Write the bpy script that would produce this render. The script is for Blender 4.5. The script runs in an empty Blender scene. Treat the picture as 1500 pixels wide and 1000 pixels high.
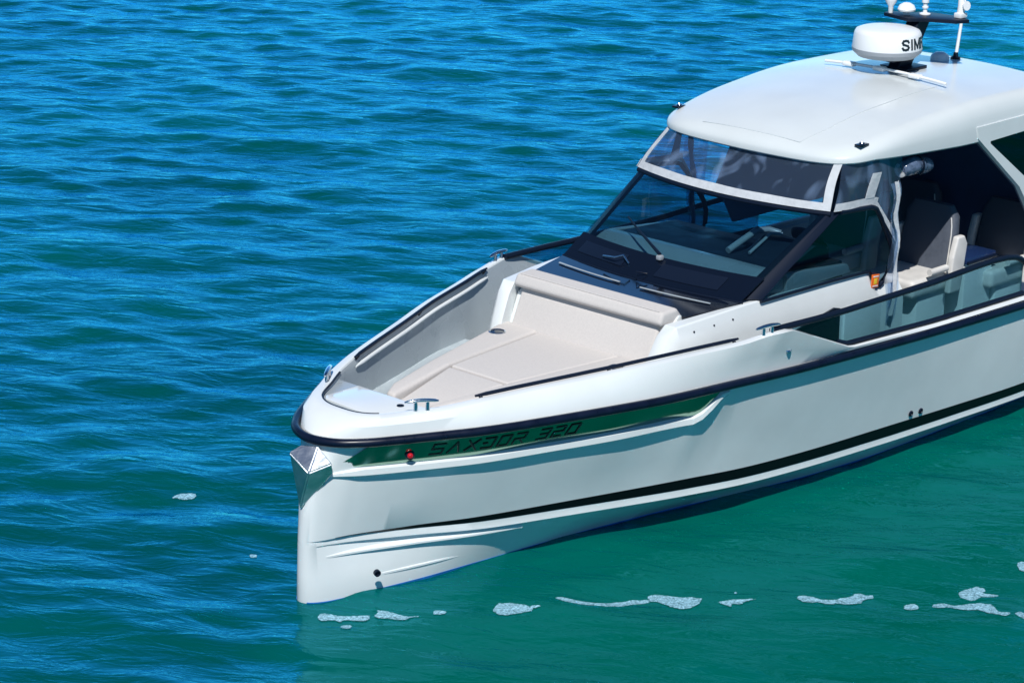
import bpy, bmesh, math, random
import numpy as np
from mathutils import Vector, Matrix

random.seed(7)
RNG = np.random.RandomState(11)
SC = bpy.context.scene
COL = SC.collection
R = math.radians

# ------------------------------------------------------------------ camera
YAW, PIT, ROLL, FPX = 0.81246021, 0.30272453, R(1.0), 3999.96
CAM_LOC = Vector((-12.37092, -13.858895, 7.748804))
fw = Vector((math.sin(YAW) * math.cos(PIT), math.cos(YAW) * math.cos(PIT), -math.sin(PIT)))
rt = Vector((math.cos(YAW), -math.sin(YAW), 0))
up = rt.cross(fw)
rt, up = rt * math.cos(ROLL) + up * math.sin(ROLL), up * math.cos(ROLL) - rt * math.sin(ROLL)
cd = bpy.data.cameras.new("camera")
cam = bpy.data.objects.new("camera", cd)
COL.objects.link(cam)
m = Matrix.Identity(4)
for i in range(3):
    m[i][0], m[i][1], m[i][2], m[i][3] = rt[i], up[i], -fw[i], CAM_LOC[i]
TILT = Matrix.Rotation(0.012, 4, 'Y') @ Matrix.Translation((0, 0, 0.07))   # the boat rides a touch bow-high
cam.matrix_world = TILT @ m
cd.sensor_width = 36.0
cd.sensor_fit = 'HORIZONTAL'
cd.lens = 36.0 * FPX / 1500.0
cd.clip_start, cd.clip_end = 0.5, 12000
SC.camera = cam

# ------------------------------------------------------------------ light
SUN = Vector((-0.60, -0.50, 0.95)).normalized()          # direction towards the sun
sl = bpy.data.lights.new("sun", 'SUN')
sl.energy, sl.angle, sl.color = 4.55, R(0.5), (1.0, 0.97, 0.925)
so = bpy.data.objects.new("sun", sl)
COL.objects.link(so)
so.rotation_euler = SUN.to_track_quat('Z', 'Y').to_euler()
so.location = (-20, -10, 30)
W = bpy.data.worlds.new("World")
SC.world = W
W.use_nodes = True
nt = W.node_tree
bg = nt.nodes["Background"]
sky = nt.nodes.new("ShaderNodeTexSky")
sky.sky_type = 'NISHITA'
sky.sun_disc = False
sky.sun_elevation = math.asin(SUN.z)
sky.sun_rotation = math.atan2(SUN.x, SUN.y)
sky.air_density, sky.dust_density, sky.ozone_density = 1.0, 0.3, 2.5
tintn = nt.nodes.new("ShaderNodeMix")
tintn.data_type, tintn.blend_type = 'RGBA', 'MULTIPLY'
tintn.inputs[0].default_value = 1.0
tintn.inputs[7].default_value = (0.44, 0.86, 1.20, 1)      # a deep polarised blue sky
nt.links.new(sky.outputs[0], tintn.inputs[6])
# added glow low in the unseen far sky, to brighten the water's reflections
wtc = nt.nodes.new("ShaderNodeTexCoord")
dotn = nt.nodes.new("ShaderNodeVectorMath")
dotn.operation = 'DOT_PRODUCT'
dotn.inputs[1].default_value = (0.70, 0.69, -0.10)
mr = nt.nodes.new("ShaderNodeMapRange")
mr.interpolation_type = 'SMOOTHSTEP'
mr.inputs[1].default_value, mr.inputs[2].default_value = 0.60, 0.99
mr.inputs[3].default_value, mr.inputs[4].default_value = 1.0, 4.0
vsc = nt.nodes.new("ShaderNodeVectorMath")
vsc.operation = 'SCALE'
nt.links.new(wtc.outputs["Generated"], dotn.inputs[0])
nt.links.new(dotn.outputs["Value"], mr.inputs[0])
nt.links.new(tintn.outputs[2], vsc.inputs[0])
nt.links.new(mr.outputs[0], vsc.inputs["Scale"])
nt.links.new(vsc.outputs[0], bg.inputs[0])
bg.inputs[1].default_value = 0.055
SC.view_settings.view_transform = 'Standard'
SC.view_settings.look = 'None'
SC.view_settings.exposure = 0.0
SC.view_settings.gamma = 1.0
SC.render.engine = 'CYCLES'
try:
    SC.cycles.use_denoising = True
    SC.cycles.max_bounces = 10
    SC.cycles.transparent_max_bounces = 16
    SC.cycles.sample_clamp_indirect = 12.0
    SC.cycles.blur_glossy = 0.05
    SC.cycles.caustics_reflective = True
except Exception:
    pass


# ------------------------------------------------------------------ materials
def mat(name, col, rough=0.4, metal=0.0, spec=0.5, coat=0.0, noise=None, bump=None):
    """noise=(scale, amount): tone variation; bump=(scale, strength, dist)"""
    M = bpy.data.materials.new(name)
    M.use_nodes = True
    t = M.node_tree
    b = t.nodes["Principled BSDF"]
    b.inputs["Base Color"].default_value = (*col, 1)
    b.inputs["Roughness"].default_value = rough
    b.inputs["Metallic"].default_value = metal
    b.inputs["Specular IOR Level"].default_value = spec
    b.inputs["Coat Weight"].default_value = coat
    b.inputs["Coat Roughness"].default_value = 0.04
    tc = t.nodes.new("ShaderNodeTexCoord")
    if noise:
        n = t.nodes.new("ShaderNodeTexNoise")
        n.inputs["Scale"].default_value = noise[0]
        n.inputs["Detail"].default_value = 5
        t.links.new(tc.outputs["Object"], n.inputs["Vector"])
        r = t.nodes.new("ShaderNodeMapRange")
        r.inputs[1].default_value, r.inputs[2].default_value = 0.3, 0.7
        r.inputs[3].default_value, r.inputs[4].default_value = 1 - noise[1], 1 + noise[1] * 0.6
        t.links.new(n.outputs[0], r.inputs[0])
        mx = t.nodes.new("ShaderNodeMix")
        mx.data_type = 'RGBA'
        mx.blend_type = 'MULTIPLY'
        mx.inputs[0].default_value = 1.0
        mx.inputs[6].default_value = (*col, 1)
        t.links.new(r.outputs[0], mx.inputs[7])
        t.links.new(mx.outputs[2], b.inputs["Base Color"])
        r2 = t.nodes.new("ShaderNodeMapRange")
        r2.inputs[1].default_value, r2.inputs[2].default_value = 0.3, 0.7
        r2.inputs[3].default_value, r2.inputs[4].default_value = rough * 0.8, rough * 1.3
        t.links.new(n.outputs[0], r2.inputs[0])
        t.links.new(r2.outputs[0], b.inputs["Roughness"])
    if bump:
        n2 = t.nodes.new("ShaderNodeTexNoise")
        n2.inputs["Scale"].default_value = bump[0]
        n2.inputs["Detail"].default_value = 3
        t.links.new(tc.outputs["Object"], n2.inputs["Vector"])
        bp = t.nodes.new("ShaderNodeBump")
        bp.inputs["Strength"].default_value = bump[1]
        bp.inputs["Distance"].default_value = bump[2]
        t.links.new(n2.outputs[0], bp.inputs["Height"])
        t.links.new(bp.outputs[0], b.inputs["Normal"])
    return M


def glass(name, tint, rough=0.0, ior=1.5, gloss=(1, 1, 1), glare_haze=None, bump=None):
    """thin pane: tinted transparency under a fresnel reflection"""
    M = bpy.data.materials.new(name)
    M.use_nodes = True
    t = M.node_tree
    t.nodes.remove(t.nodes["Principled BSDF"])
    out = t.nodes["Material Output"]
    tr = t.nodes.new("ShaderNodeBsdfTransparent")
    tr.inputs[0].default_value = (*tint, 1)
    gl = t.nodes.new("ShaderNodeBsdfGlossy")
    gl.inputs["Color"].default_value = (*gloss, 1)
    gl.inputs["Roughness"].default_value = rough
    fr = t.nodes.new("ShaderNodeFresnel")
    fr.inputs[0].default_value = ior
    mx = t.nodes.new("ShaderNodeMixShader")
    base = tr
    if glare_haze:  # pale diffuse film painted in for sky and sun glare on the vinyl
        df = t.nodes.new("ShaderNodeBsdfDiffuse")
        df.inputs[0].default_value = (0.40, 0.55, 0.80, 1)
        m2 = t.nodes.new("ShaderNodeMixShader")
        m2.inputs[0].default_value = glare_haze
        if bump:
            tch = t.nodes.new("ShaderNodeTexCoord")
            mph = t.nodes.new("ShaderNodeMapping")
            mph.inputs["Scale"].default_value = (1.0, 1.0, 0.4)
            nh = t.nodes.new("ShaderNodeTexNoise")
            nh.inputs["Scale"].default_value = 4.0
            nh.inputs["Detail"].default_value = 2
            nh.inputs["Distortion"].default_value = .8
            rh = t.nodes.new("ShaderNodeMapRange")
            rh.inputs[1].default_value, rh.inputs[2].default_value = .52, .80
            rh.inputs[3].default_value, rh.inputs[4].default_value = glare_haze * .4, .26
            t.links.new(tch.outputs["Object"], mph.inputs[0])
            t.links.new(mph.outputs[0], nh.inputs["Vector"])
            t.links.new(nh.outputs[0], rh.inputs[0])
            t.links.new(rh.outputs[0], m2.inputs[0])
        t.links.new(tr.outputs[0], m2.inputs[1])
        t.links.new(df.outputs[0], m2.inputs[2])
        base = m2
    if bump:
        tc = t.nodes.new("ShaderNodeTexCoord")
        mp = t.nodes.new("ShaderNodeMapping")
        mp.inputs["Scale"].default_value = (1.0, 1.0, 0.35)
        n2 = t.nodes.new("ShaderNodeTexNoise")
        n2.inputs["Scale"].default_value = bump[0]
        n2.inputs["Detail"].default_value = 2
        bp = t.nodes.new("ShaderNodeBump")
        bp.inputs["Strength"].default_value = bump[1]
        bp.inputs["Distance"].default_value = bump[2]
        t.links.new(tc.outputs["Object"], mp.inputs[0])
        t.links.new(mp.outputs[0], n2.inputs["Vector"])
        t.links.new(n2.outputs[0], bp.inputs["Height"])
        t.links.new(bp.outputs[0], gl.inputs["Normal"])
        t.links.new(bp.outputs[0], fr.inputs["Normal"])
    ge = t.nodes.new("ShaderNodeNewGeometry")
    iv = t.nodes.new("ShaderNodeMath")
    iv.operation = 'SUBTRACT'
    iv.inputs[0].default_value = 1.0
    ml = t.nodes.new("ShaderNodeMath")
    ml.operation = 'MULTIPLY'
    t.links.new(ge.outputs["Backfacing"], iv.inputs[1])
    t.links.new(iv.outputs[0], ml.inputs[0])
    t.links.new(fr.outputs[0], ml.inputs[1])
    t.links.new(ml.outputs[0], mx.inputs[0])
    t.links.new(base.outputs[0], mx.inputs[1])
    t.links.new(gl.outputs[0], mx.inputs[2])
    t.links.new(mx.outputs[0], out.inputs[0])
    return M


GEL = mat("white_gelcoat", (0.715, 0.755, 0.758), 0.09, spec=0.5, noise=(2.3, 0.05))
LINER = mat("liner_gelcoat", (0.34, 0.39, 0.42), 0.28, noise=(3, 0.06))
DECK = mat("nonskid_deck", (0.40, 0.46, 0.49), 0.5, noise=(6, 0.06), bump=(260, 0.25, 0.002))
RUBBER = mat("black_rubber", (0.004, 0.008, 0.024), 0.30, spec=0.3, noise=(9, 0.3))
BLACK = mat("black_gloss", (0.004, 0.007, 0.016), 0.08)
MATTE = mat("black_satin", (0.005, 0.010, 0.024), 0.40, spec=0.25)
PAINT = mat("black_stripe_paint", (0.003, 0.004, 0.006), 0.3, spec=0.2)
STEEL = mat("polished_steel", (0.66, 0.70, 0.74), 0.14, metal=1.0, bump=(14, 0.15, 0.02))
MIRROR = mat("smoked_mirror_panel", (0.25, 0.39, 0.31), 0.12, metal=1.0, noise=(3, 0.08))
FABRIC = mat("oatmeal_fabric", (0.585, 0.558, 0.535), 0.85, spec=0.15, noise=(60, 0.05), bump=(420, 0.35, 0.003))
VINYLW = mat("white_upholstery", (0.66, 0.65, 0.63), 0.5, noise=(8, 0.08), bump=(60, 0.1, 0.004))
SEATF = mat("charcoal_upholstery", (0.070, 0.085, 0.115), 0.65, noise=(30, 0.12), bump=(300, 0.2, 0.002))
CANVAS = mat("grey_canvas", (0.50, 0.53, 0.56), 0.8, spec=0.2, noise=(14, 0.10), bump=(40, 0.5, 0.01))
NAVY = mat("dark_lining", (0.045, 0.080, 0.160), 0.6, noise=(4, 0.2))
DASH = mat("dark_dash_vinyl", (0.010, 0.022, 0.042), 0.55, noise=(5, 0.2))
PLASTIC = mat("white_plastic", (0.80, 0.82, 0.83), 0.35)
GREYP = mat("grey_plastic", (0.32, 0.35, 0.38), 0.4)
ORANGE = mat("orange_label", (0.85, 0.16, 0.02), 0.4)
YELLOW = mat("yellow_print", (0.85, 0.62, 0.05), 0.4)
RED = mat("red_lens", (0.5, 0.01, 0.02), 0.1)
INK = mat("dark_ink", (0.012, 0.020, 0.026), 0.35)
GLASS = glass("tinted_glass", (0.58, 0.72, 0.77), ior=1.5)
SGLASS = glass("side_glass", (0.42, 0.60, 0.66), ior=1.45)
DGLASS = glass("dark_glass", (0.05, 0.08, 0.12), ior=1.5)
VINYL = glass("clear_vinyl", (0.80, 0.85, 0.92), rough=0.13, ior=1.55, glare_haze=0.08, bump=(3.2, 0.8, 0.10))


# ------------------------------------------------------------------ mesh helpers
def link(name, me, m_=None, parent=None, angle=35):
    if m_ is not None and not me.materials:
        me.materials.append(m_)
    if angle:
        me.shade_smooth()
        me.set_sharp_from_angle(angle=R(angle))
    o = bpy.data.objects.new(name, me)
    COL.objects.link(o)
    if parent is not None:
        o.parent = parent
    return o


def from_bm(name, bm, m_, parent=None, angle=35, normals=True):
    if normals:
        bmesh.ops.recalc_face_normals(bm, faces=bm.faces)
    me = bpy.data.meshes.new(name)
    bm.to_mesh(me)
    bm.free()
    return link(name, me, m_, parent, angle)


def bm_grid(bm, rows, close=False, cap=False):
    """rows: list of equal-length point lists"""
    vr = [[bm.verts.new(p) for p in r] for r in rows]
    n = len(rows[0])
    for a, b in zip(vr, vr[1:]):
        for j in range(n if close else n - 1):
            k = (j + 1) % n
            try:
                bm.faces.new((a[j], a[k], b[k], b[j]))
            except ValueError:
                pass
    if cap:
        for r in (vr[0], vr[-1]):
            try:
                bm.faces.new(r)
            except ValueError:
                pass
    return vr


def bm_box(bm, c, s, bev=0.0, seg=2, rot=None):
    vs = bmesh.ops.create_cube(bm, size=1.0)["verts"]
    M = Matrix.Translation(Vector(c)) @ (rot.to_4x4() if rot else Matrix.Identity(4)) @ Matrix.Diagonal((*s, 1))
    bmesh.ops.transform(bm, matrix=M, verts=vs)
    if bev:
        es = list({e for v in vs for e in v.link_edges})
        bmesh.ops.bevel(bm, geom=es, offset=bev, segments=seg, affect='EDGES', profile=0.6)


def bm_prism(bm, poly, axis, a, b, bev=0.0, seg=2):
    """poly 2-D outline; axis 'y': points are (x,z) extruded from y=a to y=b; 'z': (x,y); 'x': (y,z)"""
    def p3(p, t):
        return {'y': (p[0], t, p[1]), 'z': (p[0], p[1], t), 'x': (t, p[0], p[1])}[axis]
    va = [bm.verts.new(p3(p, a)) for p in poly]
    vb = [bm.verts.new(p3(p, b)) for p in poly]
    n = len(poly)
    fs = [bm.faces.new(va), bm.faces.new(vb[::-1])]
    for i in range(n):
        fs.append(bm.faces.new((va[i], vb[i], vb[(i + 1) % n], va[(i + 1) % n])))
    bmesh.ops.recalc_face_normals(bm, faces=fs)
    if bev:
        es = list({e for f in fs for e in f.edges})
        bmesh.ops.bevel(bm, geom=es, offset=bev, segments=seg, affect='EDGES', profile=0.6)


def bm_tube(bm, pts, rad, n=10, flat=1.0):
    pts = [Vector(p) for p in pts]
    rads = rad if isinstance(rad, (list, tuple)) else [rad] * len(pts)
    rows = []
    for i, p in enumerate(pts):
        t = (pts[min(i + 1, len(pts) - 1)] - pts[max(i - 1, 0)]).normalized()
        ref = Vector((0, 0, 1)) if abs(t.z) < 0.9 else Vector((1, 0, 0))
        u = t.cross(ref).normalized()
        v = u.cross(t)
        rows.append([p + (u * math.cos(2 * math.pi * k / n) + v * math.sin(2 * math.pi * k / n) * flat) * rads[i] for k in range(n)])
    bm_grid(bm, rows, close=True, cap=True)


def bm_lathe(bm, prof, c, n=32, axis=Vector((0, 0, 1))):
    q = Vector((0, 0, 1)).rotation_difference(axis)
    rows = []
    for r, z in prof:
        rows.append([Vector(c) + q @ Vector((r * math.cos(2 * math.pi * k / n), r * math.sin(2 * math.pi * k / n), z)) for k in range(n)])
    bm_grid(bm, rows, close=True, cap=True)


def tube(name, pts, rad, m_, parent, n=10, flat=1.0):
    bm = bmesh.new()
    bm_tube(bm, pts, rad, n, flat)
    return from_bm(name, bm, m_, parent, 50)


def box(name, c, s, m_, parent, bev=0.01, seg=2, rot=None):
    bm = bmesh.new()
    bm_box(bm, c, s, bev, seg, rot)
    return from_bm(name, bm, m_, parent, 40)


def prism(name, poly, axis, a, b, m_, parent, bev=0.008, seg=2):
    bm = bmesh.new()
    bm_prism(bm, poly, axis, a, b, bev, seg)
    return from_bm(name, bm, m_, parent, 40)


def lathe(name, prof, c, m_, parent, n=32, axis=Vector((0, 0, 1)), angle=40):
    bm = bmesh.new()
    bm_lathe(bm, prof, c, n, axis)
    return from_bm(name, bm, m_, parent, angle)


def sheet(name, rows, m_, parent, thick=0.006, angle=40):
    """a curved plate from a grid of points, given real thickness"""
    bm = bmesh.new()
    bm_grid(bm, rows)
    bmesh.ops.recalc_face_normals(bm, faces=bm.faces)
    bmesh.ops.solidify(bm, geom=list(bm.faces), thickness=thick)
    return from_bm(name, bm, m_, parent, angle)


def lerp(a, b, t):
    return tuple(a[i] + (b[i] - a[i]) * t for i in range(len(a)))


def pchip(xs, ys, x):
    xs, ys, x = np.asarray(xs, float), np.asarray(ys, float), np.asarray(x, float)
    h = np.diff(xs)
    d = np.diff(ys) / h
    mm = np.zeros_like(xs)
    for i in range(1, len(xs) - 1):
        if d[i - 1] * d[i] > 0:
            w1, w2 = 2 * h[i] + h[i - 1], h[i] + 2 * h[i - 1]
            mm[i] = (w1 + w2) / (w1 / d[i - 1] + w2 / d[i])
    mm[0], mm[-1] = d[0], d[-1]
    k = np.clip(np.searchsorted(xs, x) - 1, 0, len(xs) - 2)
    t = np.clip((x - xs[k]) / h[k], 0, 1)
    return ((1 + 2 * t) * (1 - t) ** 2 * ys[k] + t * (1 - t) ** 2 * h[k] * mm[k]
            + t * t * (3 - 2 * t) * ys[k + 1] + t * t * (t - 1) * h[k] * mm[k + 1])


class Line:
    """a fore-and-aft line of the boat: half-breadth y and height z over x (x runs aft from the stem)"""
    def __init__(self, xy, xz, lin=False):
        xy = np.array(xy, float)
        self.x0 = xy[0, 0]
        self.u, self.yv = np.sqrt(xy[:, 0] - self.x0), xy[:, 1]
        self.zx = np.array(xz, float)
        self.lin = lin

    def y(self, x):
        return pchip(self.u, self.yv, np.sqrt(np.maximum(np.asarray(x, float) - self.x0, 0)))

    def z(self, x):
        if len(self.zx) == 1:
            return np.full(np.shape(x), self.zx[0, 1])
        if self.lin:
            return np.interp(x, self.zx[:, 0], self.zx[:, 1])
        return pchip(self.zx[:, 0], self.zx[:, 1], x)

    def pt(self, x, side=-1, dy=0.0, dz=0.0):
        return Vector((float(x), side * (float(self.y(x)) + dy), float(self.z(x)) + dz))


XEND = 10.0
S2 = np.linspace(0, 1, 150) ** 2
RAIL = Line([(.15, 0), (.162, .085), (.188, .160), (.237, .247), (.305, .320), (.415, .414), (.547, .500), (.81, .658), (1.065, .80), (1.577, 1.006), (2.133, 1.181),
             (2.619, 1.299), (3.319, 1.395), (4.066, 1.473), (4.9, 1.52), (5.743, 1.545), (6.89, 1.555), (10, 1.5)],
            [(0, 1.168), (1, 1.205), (2, 1.22), (3, 1.213), (4, 1.192), (4.9, 1.172), (5.8, 1.148), (6.9, 1.122), (10, 1.07)])
CREASE = Line([(.10, 0), (.125, .08), (.24, .180), (.355, .270), (.526, .375), (.708, .475), (.936, .595), (1.175, .710), (1.713, .897), (2.265, 1.080), (2.89, 1.235),
               (3.2, 1.36), (3.8, 1.415), (4.6, 1.46), (5.6, 1.495), (6.9, 1.51), (10, 1.46)],
              [(.2, .905), (2.99, .930), (3.19, 1.12), (4, 1.10), (5, 1.08), (7, 1.03), (10, .98)], lin=True)
STRIPE = Line([(.055, 0), (.08, .06), (.18, .105), (.363, .150), (.85, .328), (1.34, .54), (1.9, .725), (2.5, .90), (3.1, 1.055),
               (3.75, 1.20), (4.55, 1.28), (5.42, 1.335), (6.3, 1.39), (7.25, 1.43), (10, 1.41)],
              [(0, .405), (.3, .403), (.85, .40), (1.9, .40), (3.1, .385), (4.55, .355), (6.3, .335), (7.25, .325), (10, .31)])


def stripe_th(x):
    return np.interp(x, [.28, 1.4, 3.1, 5.5, 7, 10], [0.004, .048, .088, .10, .085, .085])


WLINE = Line([(.045, 0), (.075, .07), (.21, .15), (.60, .235), (1.04, .325), (1.45, .385), (2.35, .51), (3.26, .68), (4.167, .90), (4.89, 1.04),
              (5.7, 1.12), (6.72, 1.145), (7.8, 1.155), (10, 1.13)], [(0, -.07), (10, .05)], lin=True)
GUN = Line([(.45, 0), (.463, .145), (.532, .29), (.76, .44), (.95, .555), (1.23, .675), (1.5, .77), (2, .94), (2.5, 1.115), (3, 1.26),
            (3.37, 1.372), (3.6, 1.42), (3.81, 1.465), (4.6, 1.482), (7, 1.49), (10, 1.44)],
           [(.41, 1.335), (.9, 1.365), (1.23, 1.40), (1.5, 1.42), (2, 1.45), (2.5, 1.485), (3, 1.512), (3.37, 1.535), (3.6, 1.562), (3.81, 1.566),
            (4.6, 1.252), (5.8, 1.198), (7, 1.175), (10, 1.13)], lin=True)

# ------------------------------------------------------------------ the motorboat
boat = bpy.data.objects.new("motorboat", None)
COL.objects.link(boat)
boat["label"] = "white motor yacht with hardtop, black rub rail and oatmeal bow sunbed floating on green-blue sea"
boat["category"] = "motorboat"
boat.matrix_world = TILT


def hull_levels(s):
    """port half-section at station s: points from the rail down to the keel"""
    def at(l, dy=0.0, dz=0.0, shift=0.0):
        x = l.x0 + shift + (XEND - l.x0 - shift) * s
        y = max(float(l.y(x - shift)) + dy, 0.0) if s > 0 else 0.0
        return Vector((x, y, float(l.z(x)) + dz))
    pr = at(RAIL, -0.028, -0.022, 0.024)
    cr = at(CREASE)
    k = float(np.interp(cr.x, [0.10, .40, 3.16, 3.30], [0, 1, 1, 0.0]))
    ci = at(CREASE, -0.045 * k, -0.028 * k)
    pb = at(CREASE, -0.030 * k, .056 * k)         # foot of the recessed name panel
    lt = at(CREASE, .010 * k, .044 * k)           # top of the ledge under it
    cr = at(CREASE, .010 * k, 0)
    st = at(STRIPE)
    th = float(stripe_th(st.x))
    sb = st + Vector((0, -0.018 * min(1, s * 60), -th))
    wl = at(WLINE)
    lipz = sb.z - np.interp(st.x, [0, .3, 1.5, 7], [.03, .045, .06, .05])
    lipy = sb.y + 0.004
    lip = Vector((sb.x, lipy if s > 0 else 0, lipz))
    kk = np.interp(st.x, [0.05, .6, 2, 10], [0, .03, .075, .09])
    und = Vector((sb.x, max(lipy - kk, 0) if s > 0 else 0, lipz - 0.012 - 0.1 * kk))
    mid = Vector(((ci.x + st.x) / 2, (ci.y + st.y) / 2 + 0.004 * min(1, s * 40), (ci.z + st.z) / 2))
    a = float(np.interp(cr.x, [3.16, 3.32], [0, 1]))
    if a > 0:
        def wall(f, bulge):
            return Vector((pr.x + (st.x - pr.x) * f, pr.y + (st.y - pr.y) * f + bulge * 4 * f * (1 - f), pr.z + (st.z - pr.z) * f))
        pb, lt = pb.lerp(wall(.02, .006), a), lt.lerp(wall(.045, .006), a)
        cr, ci, mid = cr.lerp(wall(.07, .006), a), ci.lerp(wall(.10, .006), a), mid.lerp(wall(.52, .006), a)
    mid2 = Vector(((und.x + wl.x) / 2, (und.y + wl.y) / 2 + 0.004 * min(1, s * 60), (und.z + wl.z) / 2))
    dp = Vector((wl.x + 0.05 * (1 - s), wl.y * 0.86, -0.22))
    ke = Vector((wl.x + 0.35 * (1 - s), 0, -0.5))
    return [pr, pb, lt, cr, ci, mid, st, sb, lip, und, mid2, wl, dp, ke]


rows = []
for s in S2:
    L = hull_levels(s)
    port = [Vector((p.x, -p.y, p.z)) for p in L]
    star = [Vector(p) for p in L][::-1]
    rows.append(port + star[1:])
bm = bmesh.new()
bm_grid(bm, rows)
bm.faces.new([v for v in bm.verts if abs(v.co.x - XEND) < 1e-4])
bmesh.ops.remove_doubles(bm, verts=bm.verts, dist=0.0008)
bmesh.ops.recalc_face_normals(bm, faces=bm.faces)
hull = from_bm("hull", bm, GEL, boat, 24)


def strip_on_hull(name, xa, xb, top, bot, m_, parent, out=0.004, n=90, sides=(-1, 1)):
    """thin band lying on the hull between two rows of points"""
    for sd in sides:
        rws = []
        for x in np.linspace(xa, xb, n):
            a, b = top(x), bot(x)
            rws.append([Vector((a[0], sd * (a[1] + out), a[2])), Vector((b[0], sd * (b[1] + out), b[2]))])
        o = sheet(name, rws, m_, parent, 0.003)
    return o


strip_on_hull("boot_stripe", .28, XEND - .02,
              lambda x: (x, float(STRIPE.y(x)), float(STRIPE.z(x)) + 0.001),
              lambda x: (x, float(STRIPE.y(x)) - 0.018, float(STRIPE.z(x)) - float(stripe_th(x))), PAINT, hull, 0.003)


# blue antifouling paint from the waterline down
AF = mat("blue_antifouling", (.015, .16, .50), .45, noise=(9, .15))
for sd in (-1, 1):
    rws = []
    for s in S2[6:]:
        L = hull_levels(s)
        a, b, c_ = L[10], L[11], L[12]
        p = b.lerp(a, min(.5, .006 / max(a.z - b.z, .001)))
        rws.append([Vector((q.x, sd * (q.y + .004), q.z)) for q in (p, b, c_)])
    sheet("antifouling", rws, AF, hull, .003)


# smoked mirror panels under the rail with the name in dark letters
def panel_pt(x, v, sd=-1, out=0.0):
    """v 0 at the crease, 1 under the rail"""
    zc, zt = float(CREASE.z(min(x, 2.99))) + 0.058, float(RAIL.z(x)) - 0.022
    z = zc + (zt - zc) * v
    yc, yt = float(CREASE.y(x)) - .030, float(RAIL.y(x)) - 0.028
    return Vector((x, sd * (yc + (yt - yc) * v + out), z))


for sd in (-1, 1):
    rws = []
    for t in np.linspace(0, 1, 70):
        x = .30 + (3.04 - .30) * t
        lo, hi = 0.03, 0.93
        a = panel_pt(x - 0.06 * (1 - t) + 0.17 * t * 0, lo, sd, 0.010)
        b = panel_pt(x + 0.10 * (1 - t) + 0.13 * t, hi, sd, 0.008)
        rws.append([a, lerp(a, b, .5), b])
    pn = sheet("name_panel", rws, MIRROR, hull, 0.004)

LET = {
    'S': [[(1, 1), (0, 1), (0, .5), (1, .5), (1, 0), (0, 0)]],
    'A': [[(0, 0), (.5, 1), (1, 0)]],
    'X': [[(0, 0), (1, 1)], [(0, 1), (1, 0)]],
    'D': [[(0, 1), (1, 1), (1, 0), (0, 0)], [(0, .5), (.35, .5)]],
    'O': [[(0, 0), (0, 1), (1, 1), (1, 0), (0, 0)]],
    'R': [[(0, 1), (1, 1), (1, .45), (0, .45)], [(0, .45), (0, 0)], [(.45, .45), (1, 0)]],
    '3': [[(0, 1), (1, 1), (1, 0), (0, 0)], [(.15, .5), (1, .5)]],
    '2': [[(0, 1), (1, 1), (1, .5), (0, .5), (0, 0), (1, 0)]],
    '0': [[(0, 0), (0, 1), (1, 1), (1, 0), (0, 0)]],
}


def hull_text(txt, xa, w, gap, space, v0, v1, sd):
    bm = bmesh.new()
    x = xa
    hv = v1 - v0
    for ch in txt:
        if ch == ' ':
            x += space
            continue
        for stroke in LET[ch]:
            for (a, b) in zip(stroke, stroke[1:]):
                pa = Vector((x + a[0] * w, a[1]))
                pb = Vector((x + b[0] * w, b[1]))
                hgt = 0.22 * hv
                d = Vector(((pb.x - pa.x), (pb.y - pa.y) * hgt))
                d.normalize()
                nrm = Vector((-d.y, d.x)) * 0.0056
                e = d * 0.0056
                q = []
                for (pp, sg, en) in ((pa, 1, -1), (pb, 1, 1), (pb, -1, 1), (pa, -1, -1)):
                    X = pp.x + nrm.x * sg + e.x * en
                    V = v0 + pp.y * hv + (nrm.y * sg + e.y * en) / 0.22
                    q.append((X, V))
                lo = [bm.verts.new(panel_pt(X, V, sd, 0.0125)) for X, V in q]
                hi = [bm.verts.new(panel_pt(X, V, sd, 0.0158)) for X, V in q]
                bm.faces.new(hi)
                for i in range(4):
                    bm.faces.new((lo[i], lo[(i + 1) % 4], hi[(i + 1) % 4], hi[i]))
        x += w + gap
    return from_bm("name_lettering", bm, INK, hull, 30)


hull_text("SAXDOR", .82, .076, .042, .07, .28, .70, -1)
hull_text("320", 1.60, .076, .042, .07, .28, .70, -1)

# red sidelight in the panel
pc = panel_pt(.685, .36, -1, .010)
nd = Vector((-.55, -.83, .05)).normalized()
sl_ = lathe("sidelight", [(.036, 0), (.036, .016), (.030, .024)], pc, MATTE, hull, 24, nd)
lathe("lens", [(.022, .015), (.022, .032), (.014, .042), (.0, .045)], pc, RED, sl_, 20, nd)

# spray rails low on the bow
for sd in (-1, 1):
    for (xa, za, xb, zb, w) in ((.14, .27, 1.75, .245, .012), (.55, .055, 1.50, .075, .022)):
        bm = bmesh.new()
        rws = []
        for t in np.linspace(0, 1, 40):
            x = xa + (xb - xa) * t
            z = za + (zb - za) * t
            zu = float(STRIPE.z(x)) - float(stripe_th(x)) - .06
            f = np.clip((zu - z) / max(zu, 1e-3), 0, 1)
            yh = float(STRIPE.y(x)) * (1 - f) + float(WLINE.y(x)) * f - .02
            g = w * math.sin(math.pi * min(1, 0.02 + t)) ** 0.6 if t < .999 else 0.004
            rws.append([Vector((x, sd * (yh - .03), z + .028)), Vector((x, sd * (yh + g), z)), Vector((x, sd * (yh + g), z - .014)), Vector((x, sd * (yh - .03), z - .012))])
        bm_grid(bm, rws, close=True, cap=True)
        from_bm("spray_rail", bm, GEL, hull, 24)

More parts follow.
